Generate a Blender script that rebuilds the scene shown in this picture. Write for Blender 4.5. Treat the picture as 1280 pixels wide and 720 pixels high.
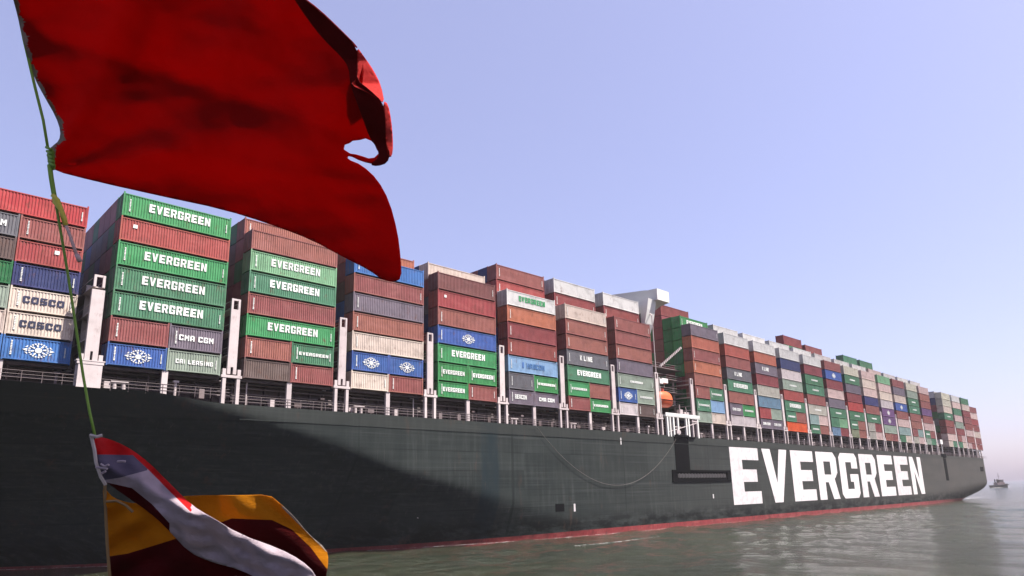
import bpy, bmesh, math, random
import numpy as np
from mathutils import Vector, Matrix, noise
from mathutils.geometry import delaunay_2d_cdt
random.seed(7)
S = bpy.context.scene
for o in list(bpy.data.objects): bpy.data.objects.remove(o)
R = math.radians
COL = S.collection
# ------------------------------------------------------------------ camera
F_PX, YAW, PIT, ROL, CZ, CD = 861.78, 0.77152, 0.22644, -0.023925, 7.770, 82.109
fw = Vector((math.sin(YAW)*math.cos(PIT), math.cos(YAW)*math.cos(PIT), math.sin(PIT)))
r0 = Vector((math.cos(YAW), -math.sin(YAW), 0)); u0 = r0.cross(fw)
RT = r0*math.cos(ROL)+u0*math.sin(ROL); UP = -r0*math.sin(ROL)+u0*math.cos(ROL)
CAM = Vector((0, -CD, CZ))
cam = bpy.data.objects.new('camera', bpy.data.cameras.new('camera')); COL.objects.link(cam)
cam.data.sensor_width = 36; cam.data.lens = 36*F_PX/1280
cam.data.shift_y = 57.1/1280
cam.data.clip_start = 0.1; cam.data.clip_end = 30000
m3 = Matrix((RT, UP, -fw)).transposed()
cam.matrix_world = Matrix.Translation(CAM) @ m3.to_4x4()
S.camera = cam
def fg(px, py, Z):                                     # place for the things on the camera boat's signal halyard
    return CAM + (fw + RT*((px-640)/F_PX) - UP*((py-417.13)/F_PX))*Z
# ------------------------------------------------------------------ light
SUN_EL, SUN_AZ = R(56), R(38)                            # azimuth from -Y towards +X
sd = Vector((math.sin(SUN_AZ)*math.cos(SUN_EL), -math.cos(SUN_AZ)*math.cos(SUN_EL), math.sin(SUN_EL)))
sun = bpy.data.objects.new('sun', bpy.data.lights.new('sun', 'SUN')); COL.objects.link(sun)
sun.data.energy = 5.0; sun.data.angle = R(0.55); sun.data.color = (1, .95, .88)
sun.rotation_euler = sd.to_track_quat('Z', 'Y').to_euler()
W = bpy.data.worlds.new('World'); S.world = W; W.use_nodes = True
nt = W.node_tree; nt.nodes.clear()
sky = nt.nodes.new('ShaderNodeTexSky'); sky.sky_type = 'NISHITA'; sky.sun_disc = False
sky.sun_elevation = SUN_EL; sky.sun_rotation = math.atan2(sd.x, sd.y)
sky.air_density = 1.0; sky.dust_density = 2.0; sky.ozone_density = 2.5; sky.altitude = 0
bgn = nt.nodes.new('ShaderNodeBackground'); bgn.inputs[1].default_value = 0.078
mul = nt.nodes.new('ShaderNodeMix'); mul.data_type = 'RGBA'; mul.blend_type = 'MULTIPLY'; mul.inputs[0].default_value = 1
mul.inputs[7].default_value = (1.10, 0.94, 1.06, 1)
out = nt.nodes.new('ShaderNodeOutputWorld')
veil = nt.nodes.new('ShaderNodeMix'); veil.data_type = 'RGBA'; veil.inputs[0].default_value = .36      # thin even haze in the sky
veil.inputs[7].default_value = (3.0, 2.95, 4.35, 1)
nt.links.new(sky.outputs[0], mul.inputs[6]); nt.links.new(mul.outputs[2], veil.inputs[6]); nt.links.new(veil.outputs[2], bgn.inputs[0]); nt.links.new(bgn.outputs[0], out.inputs[0])
S.view_settings.view_transform = 'Standard'; S.view_settings.look = 'None'
S.view_settings.exposure = 1.5; S.view_settings.gamma = 1
S.render.engine = 'CYCLES'; S.cycles.volume_bounces = 1
HAZE = 0.00009
# ------------------------------------------------------------------ helpers
class NB:
    def __init__(s, name):
        s.m = bpy.data.materials.new(name); s.m.use_nodes = True; s.t = s.m.node_tree; s.t.nodes.clear()
        s.o = s.n('ShaderNodeOutputMaterial'); s.b = s.n('ShaderNodeBsdfPrincipled'); s.l(s.b.outputs[0], s.o.inputs[0])
    def n(s, k, **kw):
        x = s.t.nodes.new(k)
        for a, b in kw.items(): setattr(x, a, b)
        return x
    def l(s, a, b): s.t.links.new(a, b)
    def noise(s, vec, scale, detail=4, rough=.55):
        x = s.n('ShaderNodeTexNoise'); x.inputs['Scale'].default_value = scale; x.inputs['Detail'].default_value = detail
        x.inputs['Roughness'].default_value = rough; s.l(vec, x.inputs['Vector']); return x.outputs[0]
    def map(s, vec, sc=(1, 1, 1), loc=(0, 0, 0)):
        x = s.n('ShaderNodeMapping'); x.inputs['Scale'].default_value = sc; x.inputs['Location'].default_value = loc
        s.l(vec, x.inputs[0]); return x.outputs[0]
    def ramp(s, f, a, b, lo=0., hi=1.):
        x = s.n('ShaderNodeMapRange'); x.inputs[1].default_value = a; x.inputs[2].default_value = b
        x.inputs[3].default_value = lo; x.inputs[4].default_value = hi; s.l(f, x.inputs[0]); return x.outputs[0]
    def mix(s, f, a, b, mode='MIX'):
        x = s.n('ShaderNodeMix', data_type='RGBA', blend_type=mode)
        for v, i in ((f, 0), (a, 6), (b, 7)):
            if hasattr(v, 'is_linked'): s.l(v, x.inputs[i])
            elif i == 0: x.inputs[0].default_value = v
            else: x.inputs[i].default_value = (*v, 1)
        return x.outputs[2]
    def math(s, op, a, b=None):
        x = s.n('ShaderNodeMath', operation=op)
        for v, i in ((a, 0), (b, 1)):
            if v is None: continue
            if hasattr(v, 'is_linked'): s.l(v, x.inputs[i])
            else: x.inputs[i].default_value = v
        return x.outputs[0]
    def bump(s, h, dist=.02, st=1.):
        x = s.n('ShaderNodeBump'); x.inputs['Distance'].default_value = dist; x.inputs['Strength'].default_value = st
        s.l(h, x.inputs['Height']); s.l(x.outputs[0], s.b.inputs['Normal'])
    def pos(s): return s.n('ShaderNodeNewGeometry').outputs['Position']
    def objc(s): return s.n('ShaderNodeTexCoord').outputs['Object']
MATS = {}
def paint(name, c, rough=.5, wear=.35, rust=(.13, .05, .03), spec=.22, metal=0):
    """weathered paint: slight per-object tint change, vertical streaks, blotches"""
    if name in MATS: return MATS[name]
    c = tuple(v*.62 for v in c)
    B = NB(name); p = B.pos()
    st = B.noise(B.map(p, (2.2, 2.2, .12)), 1.6, 5)
    bl = B.noise(p, .55, 6, .65)
    rnd = B.n('ShaderNodeObjectInfo').outputs['Random']
    hsv = B.n('ShaderNodeHueSaturation'); hsv.inputs['Color'].default_value = (*c, 1)
    B.l(B.ramp(rnd, 0, 1, .488, .512), hsv.inputs['Hue']); B.l(B.ramp(rnd, 0, 1, .86, 1.12), hsv.inputs['Value'])
    base = B.mix(B.ramp(st, .42, .75, 0, wear*.7), hsv.outputs[0], tuple(min(.9, v*1.25+.02) for v in c))
    fd = B.noise(B.map(p, (.35, .35, .9), (11, 3, 5)), 1, 3)
    base = B.mix(B.ramp(fd, .5, .66, 0, wear*.45), base, tuple(v*1.15+.045 for v in c))
    base = B.mix(B.ramp(bl, .34, .52, wear*.7, 0), base, tuple(v*.42 for v in c))
    rs = B.math('MULTIPLY', B.noise(B.map(p, (3, 3, .5)), 2.3, 6, .7), B.noise(p, .9, 3))
    base = B.mix(B.ramp(rs, .31, .42, 0, wear*1.1), base, tuple(v*.7 for v in rust))
    B.l(base, B.b.inputs['Base Color']); B.b.inputs['Roughness'].default_value = rough
    B.b.inputs['Specular IOR Level'].default_value = spec; B.b.inputs['Metallic'].default_value = metal
    B.bump(B.noise(p, 6, 3), .01, .3)
    MATS[name] = B.m; return B.m
def mesh_obj(name, verts, faces, mats=(), parent=None, fm=None, smooth=False):
    me = bpy.data.meshes.new(name); me.from_pydata([tuple(v) for v in verts], [], faces); me.update()
    for m in (mats if isinstance(mats, (list, tuple)) else [mats]): me.materials.append(m)
    if fm is not None:
        for p, i in zip(me.polygons, fm): p.material_index = i
    if smooth:
        for p in me.polygons: p.use_smooth = True
    o = bpy.data.objects.new(name, me); COL.objects.link(o)
    if parent: o.parent = parent
    return o
class MB:
    """collects boxes, tubes and prisms into one mesh"""
    def __init__(s): s.v = []; s.f = []; s.m = []
    def box(s, x0, x1, y0, y1, z0, z1, mi=0, skip=''):
        b = len(s.v); s.v += [(x, y, z) for z in (z0, z1) for y in (y0, y1) for x in (x0, x1)]
        F = {'b': (0, 2, 3, 1), 't': (4, 5, 7, 6), 'f': (0, 1, 5, 4), 'k': (2, 6, 7, 3), 'l': (0, 4, 6, 2), 'r': (1, 3, 7, 5)}
        for k, q in F.items():
            if k not in skip: s.f.append(tuple(b+i for i in q)); s.m.append(mi)
    def bar(s, a, b, r=.03, n=6, mi=0, r2=None):
        s.tube([a, b], r, n, mi, r2)
    def tube(s, pts, r=.03, n=6, mi=0, r2=None):
        pts = [Vector(p) for p in pts]; base = len(s.v); N = len(pts); prev = None
        for i, p in enumerate(pts):
            d = (pts[min(i+1, N-1)]-pts[max(i-1, 0)]).normalized()
            if prev is None:
                a = d.cross(Vector((0, 0, 1)));
                if a.length < .1: a = d.cross(Vector((1, 0, 0)))
            else: a = prev - d*prev.dot(d)
            a.normalize(); prev = a; c = d.cross(a)
            rr = r if r2 is None else r+(r2-r)*i/(N-1)
            if callable(r): rr = r(i/(N-1))
            for k in range(n):
                t = 2*math.pi*k/n; s.v.append(tuple(p+(a*math.cos(t)+c*math.sin(t))*rr))
        for i in range(N-1):
            for k in range(n):
                q = base+i*n+k; w = base+i*n+(k+1) % n
                s.f.append((q, w, w+n, q+n)); s.m.append(mi)
        s.f.append(tuple(base+k for k in range(n))[::-1]); s.m.append(mi)
        s.f.append(tuple(base+(N-1)*n+k for k in range(n))); s.m.append(mi)
    def prism(s, poly, y0, y1, mi=0, axis='y'):
        """poly in (x,z) extruded along y"""
        b = len(s.v); n = len(poly)
        for y in (y0, y1): s.v += [(p[0], y, p[1]) if axis == 'y' else (y, p[0], p[1]) for p in poly]
        s.f.append(tuple(range(b, b+n))); s.m.append(mi); s.f.append(tuple(range(b+n, b+2*n))[::-1]); s.m.append(mi)
        for k in range(n): s.f.append((b+k, b+(k+1) % n, b+n+(k+1) % n, b+n+k)); s.m.append(mi)
    def obj(s, name, mats, parent=None, smooth=False):
        o = mesh_obj(name, s.v, s.f, mats, parent, s.m, smooth)
        bm = bmesh.new(); bm.from_mesh(o.data); bmesh.ops.recalc_face_normals(bm, faces=bm.faces); bm.to_mesh(o.data); bm.free()
        return o
def empty(name, loc=(0, 0, 0)):
    o = bpy.data.objects.new(name, None); o.location = loc; COL.objects.link(o); o.empty_display_size = .5; return o
def tag(o, label, cat, group=None):
    o['label'] = label; o['category'] = cat
    if group: o['group'] = group
    return o
def interp(x, pts): return float(np.interp(x, [p[0] for p in pts], [p[1] for p in pts]))
# ------------------------------------------------------------------ water, one sheet to the horizon
def axis(dense0, dense1, step, lo, hi, g=1.12):
    a = list(np.arange(dense0, dense1, step)); s = step
    while a[-1] < hi: s *= g; a.append(a[-1]+s)
    s = step; b = [dense0]
    while b[-1] > lo: s *= g; b.append(b[-1]-s)
    return np.array(b[1:][::-1]+a)
xs = axis(18, 240, .45, -9000, 12000, 1.05); ys = axis(-42, 2, .45, -9000, 12000, 1.09)
gx, gy = np.meshgrid(xs, ys); dx = np.gradient(xs)[None, :]; dy = np.gradient(ys)[:, None]
rng = np.random.RandomState(3); z = np.zeros_like(gx)
for k in range(46):
    wl = 1.6*1.085**k*1.0; a = rng.normal(-.5, .75); ph = rng.rand()*6.28
    kx, ky = math.cos(a)*2*math.pi/wl, math.sin(a)*2*math.pi/wl
    amp = .0055*wl**.75*(1 if wl < 14 else (14/wl)**1.4)
    sup = np.clip(1.6-np.hypot(dx*kx, dy*ky)/1.1, 0, 1)
    ph2 = ph+1.3*np.sin(gx*.021+k)+1.1*np.cos(gy*.033+2*k)
    z += amp*sup*np.sin(gx*kx+gy*ky+ph2)*1.0
B = NB('murky_canal_water'); p = B.pos()
far = B.noise(B.map(p, (.02, .06, 1)), 1, 3)
B.l(B.mix(B.ramp(far, .35, .65), (.026, .030, .014), (.018, .022, .012)), B.b.inputs['Base Color'])
B.b.inputs['Roughness'].default_value = .09; B.b.inputs['IOR'].default_value = 1.33
n1 = B.noise(B.map(p, (1.4, 1.7, 1)), 2.6, 7, .75); n2 = B.noise(B.map(p, (.25, .33, 1)), 1, 4, .6)
B.bump(B.math('ADD', B.math('MULTIPLY', n1, .38), B.math('ADD', B.math('MULTIPLY', n2, .6), B.math('MULTIPLY', B.noise(B.map(p, (.07, .11, 1)), 1, 3), 1.2))), 1.0, 1.0)
ny, nx = gx.shape
idx = np.arange(nx*ny).reshape(ny, nx)
fcs = np.stack([idx[:-1, :-1], idx[:-1, 1:], idx[1:, 1:], idx[1:, :-1]], -1).reshape(-1, 4)
me = bpy.data.meshes.new('water'); me.from_pydata(np.stack([gx, gy, z], -1).reshape(-1, 3).tolist(), [], fcs.tolist())
me.materials.append(B.m); me.polygons.foreach_set('use_smooth', [True]*len(me.polygons))
wobj = bpy.data.objects.new('water', me); COL.objects.link(wobj); wobj['kind'] = 'structure'
# ------------------------------------------------------------------ haze
if HAZE > 0:
    hb = MB(); hb.box(-300, 1300, -250, 700, -1.5, 64); hz = hb.obj('haze', [])
    hm = bpy.data.materials.new('haze_air'); hm.use_nodes = True; hm.node_tree.nodes.clear()
    pv = hm.node_tree.nodes.new('ShaderNodeVolumePrincipled'); oo = hm.node_tree.nodes.new('ShaderNodeOutputMaterial')
    pv.inputs['Color'].default_value = (.98, .96, 1.0, 1); pv.inputs['Density'].default_value = HAZE; pv.inputs['Anisotropy'].default_value = .0
    hm.node_tree.links.new(pv.outputs[0], oo.inputs['Volume']); hz.data.materials.append(hm); hz['kind'] = 'stuff'
    hz['label'] = 'thin pale heat haze hanging over the canal'
# ------------------------------------------------------------------ the ship
SHIP = tag(empty('container_ship', (180, 29.5, 0)), 'huge dark green container ship loaded with container stacks, giant white lettering on its side', 'ship')
def part(o):                                            # keep world place when parented to the ship's empty
    o.parent = SHIP; o.matrix_parent_inverse = Matrix.Translation((-180, -29.5, 0)); return o
CY = 29.5
IW = [(-14, 29.5), (5, 29.5), (8, 28.9), (16, 25.8), (25.5, 18.2), (40, 12.8), (53, 10.3), (61, 7.4), (71, 4.2), (80, 2.2), (90, .9), (105, 0), (285, 0), (320, 1.2), (349, 3.4), (370, 6), (388, 10)]
ZK = [(-14, 19.9), (20, 19.8), (28.7, 18.6), (38.9, 16.5), (46.7, 14.5), (56, 11.4), (65, 9.5), (72, 8.0), (79, 6.1), (90, 3.4), (105, .8), (250, .5), (300, 5), (350, 7), (388, 8)]
def zdeck(x): return interp(x, [(-14, 19.8), (24, 19.6), (31, 18.85), (200, 18.65), (400, 18.1)])
def inset(x, z):
    d = 29.5*((12-x)/26)**2.2 if x < 12 else 0
    w = interp(x, IW); zk = interp(x, ZK)
    if z >= zk: return d
    t = min(1, (zk-z)/zk); return d+(max(w, d)-d)*t**(2.0 if x > 250 else 1.0)
B = NB('hull_paint'); p = B.pos(); sep = B.n('ShaderNodeSeparateXYZ'); B.l(p, sep.inputs[0]); X_, Y_, Z_ = sep.outputs
base = B.mix(B.ramp(B.noise(B.map(p, (.09, 1, .5)), 1, 5), .35, .7), (0.0154, 0.0189, 0.0185), (0.0217, 0.0252, 0.0242))
strk = B.noise(B.map(p, (.8, 1, .07)), 1.5, 6, .62)
base = B.mix(B.math('MULTIPLY', B.ramp(strk, .5, .72, 0, .8), B.ramp(B.noise(B.map(p, (.07, 1, .15)), 1, 4), .38, .62, .15, 1)), base, (0.0420, 0.0476, 0.0455))
base = B.mix(B.ramp(strk, .48, .25, 0, .5), base, (0.0084, 0.0112, 0.0112))
hl = B.noise(B.map(p, (.035, 1, 2.6)), 1.1, 4, .6)               # long fore-and-aft scuffs along the plate strakes
base = B.mix(B.math('MULTIPLY', B.ramp(hl, .53, .66, 0, .85), B.ramp(B.noise(B.map(p, (.06, 1, .2), (5, 0, 2)), 1, 4), .4, .62, .1, 1)), base, (0.0385, 0.0434, 0.0420))
base = B.mix(B.ramp(hl, .44, .32, 0, .7), base, (0.0098, 0.0126, 0.0126))
vm = B.n('ShaderNodeVectorMath', operation='FLOOR'); B.l(B.map(p, (1/11.7, 0, 1/2.86), (0, 0, .05)), vm.inputs[0])
wn = B.n('ShaderNodeTexWhiteNoise'); B.l(vm.outputs[0], wn.inputs[0])
base = B.mix(B.ramp(wn.outputs[0], .55, 1, 0, .42), base, (0.0294, 0.0350, 0.0336)); base = B.mix(B.ramp(wn.outputs[0], .35, 0, 0, .42), base, (0.0098, 0.0133, 0.0133))
run = B.noise(B.map(p, (2.6, 1, .04), (7, 0, 0)), 1.4, 3, .7)
base = B.mix(B.math('MULTIPLY', B.ramp(run, .60, .70, 0, .75), B.ramp(B.noise(B.map(p, (.4, 1, .2), (3, 0, 0)), 1, 3), .45, .6)), base, (0.0595, 0.0560, 0.0504))
for zz, wd in ((16.9, .10), (14.1, .07), (11.2, .06), (8.2, .07), (5.3, .06)):      # weld seams between strakes
    dd = B.math('ABSOLUTE', B.math('SUBTRACT', Z_, zz)); br = B.noise(B.map(p, (.12, 1, 1)), 1, 3)
    base = B.mix(B.math('MULTIPLY', B.ramp(dd, wd*.6, wd*1.6, .65, 0), B.ramp(br, .4, .6, .2, 1)), base, (0.0070, 0.0091, 0.0091))
for xx, wd, cc in ((74.4, 1.7, (0.0098, 0.0168, 0.0203)), (79.3, .22, (0.0091, 0.0119, 0.0119)), (50.5, .15, (0.0091, 0.0119, 0.0119)), (109, .18, (0.0091, 0.0119, 0.0119)), (140, .12, (0.0091, 0.0119, 0.0119)), (320, .35, (0.0091, 0.0119, 0.0119))):
    dd = B.math('ABSOLUTE', B.math('SUBTRACT', X_, xx)); br = B.noise(B.map(p, (.5, 1, .1)), 1, 4)
    base = B.mix(B.math('MULTIPLY', B.ramp(dd, wd, wd*1.25, .8, 0), B.ramp(br, .35, .55, .35, 1)), base, cc)
base = B.mix(B.math('MULTIPLY', B.ramp(X_, 90, 330, 0, .75), B.ramp(B.noise(B.map(p, (.05, 1, .3)), 1, 4), .3, .6, .7, 1)), base, (0.0616, 0.0546, 0.0490))  # distance haze painted into the hull colour, paler and browner towards the stern
low = B.noise(B.map(p, (.22, 1, .6)), 1, 6, .68)                 # scraped, darkened lower strake
base = B.mix(B.math('MULTIPLY', B.ramp(Z_, 4.4, 2.2), B.ramp(low, .40, .56)), base, (0.0056, 0.0063, 0.0063))
base = B.mix(B.math('MULTIPLY', B.ramp(Z_, 16.9, 17.3), .5), base, (0.0280, 0.0301, 0.0280))
ru = B.math('MULTIPLY', B.noise(B.map(p, (.9, 1, .12)), 1.2, 5, .7), B.noise(p, .2, 3))
base = B.mix(B.ramp(ru, .33, .46, 0, .5), base, (0.0630, 0.0350, 0.0245))
B.l(base, B.b.inputs['Base Color']); B.b.inputs['Roughness'].default_value = .62; B.b.inputs['Specular IOR Level'].default_value = .05
B.bump(B.math('ADD', B.noise(B.map(p, (0.2450, 0.2450, 0.2450)), 1, 3), B.math('MULTIPLY', hl, .3)), .10, .35)
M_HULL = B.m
M_BOOT = paint('red_boot_paint', (.24, .03, .022), .7, .9, (.07, .04, .03))
hx = sorted(set(list(np.arange(-14, 90, 2.0))+list(np.arange(90, 381, 6.0))+[382.4]))
def zboot(x): return interp(x, [(20, .35), (60, .6), (100, 1.05), (388, 1.1)])
def loft(name, zaf, zb, n, mat, off=0.):
    V = []; Fc = []
    for x in hx:
        for side in (0, 1):
            for k in range(n+1):
                za = zaf(x); zt = zb(x); zz = za+(zt-za)*k/n
                y = min(inset(x, max(zz, 0)), 29.45)-off
                xx = x
                if x > 350 and zz < 8: xx = 350+(x-350)*(1-.55*((8-zz)/8)**2.4)   # counter stern
                V.append((xx, y if side == 0 else 59-y, zz))
    m = 2*(n+1)
    for i in range(len(hx)-1):
        for side in (0, 1):
            for k in range(n):
                a = i*m+side*(n+1)+k; q = (a, a+m, a+m+1, a+1)
                Fc.append(q if side == 0 else q[::-1])
    i = len(hx)-1
    for k in range(n): a = i*m+k; Fc.append((a, a+n+1, a+n+2, a+1))
    for k in range(n): a = k; Fc.append((a+1, a+n+2, a+n+1, a))
    o = part(mesh_obj(name, V, Fc, mat, smooth=True)); return o
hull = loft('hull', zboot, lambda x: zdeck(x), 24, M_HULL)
boot = loft('boot_topping', lambda x: -1.3, zboot, 3, M_BOOT, .02)
for o in (hull, boot):
    bm = bmesh.new(); bm.from_mesh(o.data)
    for e in bm.edges: e.smooth = True
    for f in bm.faces:
        if abs(f.normal.x) > .9 and f.calc_center_median().x > 340:
            for e in f.edges: e.smooth = False
    bm.to_mesh(o.data); bm.free()
M_DECK = paint('deck_brown_paint', (.10, .05, .045), .7)
M_DARK = paint('passage_wall_paint', (.10, .07, .07), .7, .6)
M_WHITE = paint('off_white_ship_paint', (.62, .53, .52), .5, .35)
M_BRIGHT = paint('white_superstructure_paint', (.86, .84, .80), .45, .08)
M_BLACK = paint('black_rubber_paint', (.004, .004, .005), .9, .04, (.01, .008, .008), .03)
M_STEEL = paint('pink_grey_steel', (.22, .17, .17), .6, .5)
dv = []; 
for x in hx: y = min(inset(x, 18), 29.4); dv += [(x, y+.05, zdeck(x)-.12), (x, 59-y-.05, zdeck(x)-.12)]
part(mesh_obj('deck', dv, [(2*i, 2*i+2, 2*i+3, 2*i+1) for i in range(len(hx)-1)], M_DECK))
def bx(i): return 25.28+14.922*i-(1.35 if i > 7 else 0)
ZB = 22.1
BAYS = [i for i in range(-1, 25) if i not in (7, 20)]
# hatch coaming / passage wall with its pipes and ledges, one stretch per bay
for i in BAYS+[7, 20]:
    xa, xb = bx(i)-7.4, bx(i)+7.4; zd = zdeck(bx(i))
    yy = 3.0 if i >= 0 else 5.6
    mb = MB(); mb.box(xa, xb, yy, yy+.3, zd-.1, ZB-.42, 0); mb.box(xa, xb, yy-1.3, yy, ZB-.6, ZB-.42, 0)
    for k in range(7): x = xa+1+k*2.1; mb.box(x, x+.14, yy-.55, yy, zd-.1, ZB-.6, 0)
    part(mb.obj('hatch_coaming', [M_DARK]))
    mb = MB()
    for zz, rr in ((zd+.6, .09), (zd+1.15, .11), (zd+1.65, .07), (zd+2.35, .10)):
        mb.bar((xa, yy-.75, zz), (xb, yy-.75, zz), rr)
    part(mb.obj('deck_pipe', [M_STEEL]))
    mb = MB(); ye = .12 if i >= 0 else .3
    if i not in (7,):
        for zz in (zd+.38, zd+.72, zd+1.08): mb.bar((xa, ye, zz), (xb, ye, zz), .024, 5)
        for k in range(9): x = xa+.3+k*1.75; mb.bar((x, ye, zd-.1), (x, ye, zd+1.08), .03, 5)
        part(mb.obj('railing', [M_STEEL]))
    rc = random.Random(i*7+3)
    for k in range(4):
        X0 = xa+1.6+k*3.3+rc.uniform(0, 1.2); kd = rc.choice('vlbp'); yq = yy-1.9
        mb = MB()
        if kd == 'v': mb.bar((X0, yq, zd-.1), (X0, yq, zd+1.5), .16, 8); mb.box(X0-.3, X0+.3, yq-.3, yq+.3, zd+1.5, zd+1.75); nm = 'vent_pipe'
        elif kd == 'l': mb.box(X0-.3, X0+.3, yq-.3, yq+.4, zd-.1, zd+1.0); nm = 'deck_locker'
        elif kd == 'b': mb.box(X0-.5, X0+.5, yq, yq+.5, zd+.3, zd+.8); mb.box(X0-.05, X0+.05, yq, yq+.2, zd-.1, zd+.3); nm = 'winch_box'
        else: mb.bar((X0, yq, zd-.1), (X0, yq, ZB-.1), .09, 6); nm = 'deck_prop'
        part(mb.obj(nm, [rc.choice([M_STEEL, M_WHITE, M_DARK])]))
    if i in BAYS:                                      # mid-bay stanchion under the joint of the short boxes
        ys_ = .15 if i >= 0 else 2.7
        mb = MB(); mb.box(bx(i)-.32, bx(i)+.32, ys_, ys_+.4, zd-.1, ZB-.03); part(mb.obj('stanchion', [M_WHITE]))
        mb = MB(); mb.box(bx(i)-6.1, bx(i)+6.1, ys_+.5, ys_+1.1, ZB-.35, ZB-.03); part(mb.obj('stacking_girder', [M_DARK]))
    if i in (4, 0, 8, 12, 2, 5):                                   # a fairlead and bollard seen at the rail
        mb = MB(); X0 = bx(i)-4.8
        for q in (0, .9): mb.bar((X0+q, .9, zd-.1), (X0+q, .9, zd+.95), .22, 10)
        mb.box(X0-.4, X0+1.3, .6, 1.2, zd+.95, zd+1.08)
        part(mb.obj('bollard', [M_WHITE]))
# lashing bridges in the gaps
def lashing_bridge(x, first=False, far=False):
    zd = zdeck(x); zt = ZB+9.7
    mb = MB(); y0 = .12
    if not first:
        mb.box(x-.55, x+.55, y0, y0+.35, ZB+1.2, zt-1.3); mb.box(x-.55, x-.16, y0, y0+.35, ZB+.35, ZB+1.2); mb.box(x+.16, x+.55, y0, y0+.35, ZB+.35, ZB+1.2)
    else:
        mb.box(x-.62, x+.62, y0, y0+.5, ZB+1.3, zt-1.6); mb.box(x-.62, x-.12, y0, y0+.5, ZB+.2, ZB+1.3); mb.box(x+.12, x+.62, y0, y0+.5, ZB+.2, ZB+1.3)
    mb.box(x-.55, x-.3, y0, y0+.35, zt-1.3, zt); mb.box(x+.3, x+.55, y0, y0+.35, zt-1.3, zt); mb.box(x-.55, x+.55, y0+.04, y0+.3, zt-.18, zt+.05)
    part(mb.obj('lashing_post', [M_WHITE]))
    mb = MB(); mb.box(x-1.25, x+1.25, -.02, .62, ZB-.12, ZB+.2)
    if first: mb.box(x-1.1, x+1.15, .02, 1.4, zd-.1, ZB-.12); mb.box(x-1.35, x+1.35, -.05, .9, ZB+.2, ZB+.32)
    else:
        for s in (-1, 1): mb.box(x+s*.85-.2, x+s*.85+.2, .04, .5, zd-.1, ZB-.12)
    for s in (-1, 1): mb.box(x+s*.9-.2, x+s*.9+.2, .06, .45, ZB+.2, ZB+.95)
    part(mb.obj('lashing_post_foot', [M_WHITE]))
    mb = MB()
    for zz in (ZB+2.6, ZB+5.5, ZB+8.4):
        mb.box(x-.6, x+.6, .5, 58.5, zz, zz+.1)
        if not far:
            for s in (-.6, .6): mb.bar((x+s, .5, zz+1.0), (x+s, 58.5, zz+1.0), .03, 5)
    for k in range(1, 13):
        y = k*4.9; mb.box(x-.25, x+.25, y-.12, y+.12, zd-.1, zt)
    part(mb.obj('lashing_bridge', [M_WHITE]))
gaps = [bx(i)+7.46 for i in range(-1, 7)]+[bx(8)-7.46]+[bx(i)+7.46 for i in range(8, 24) if i != 20]
for k, g in enumerate(gaps): lashing_bridge(g, k == 0, k > 12)
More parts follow.
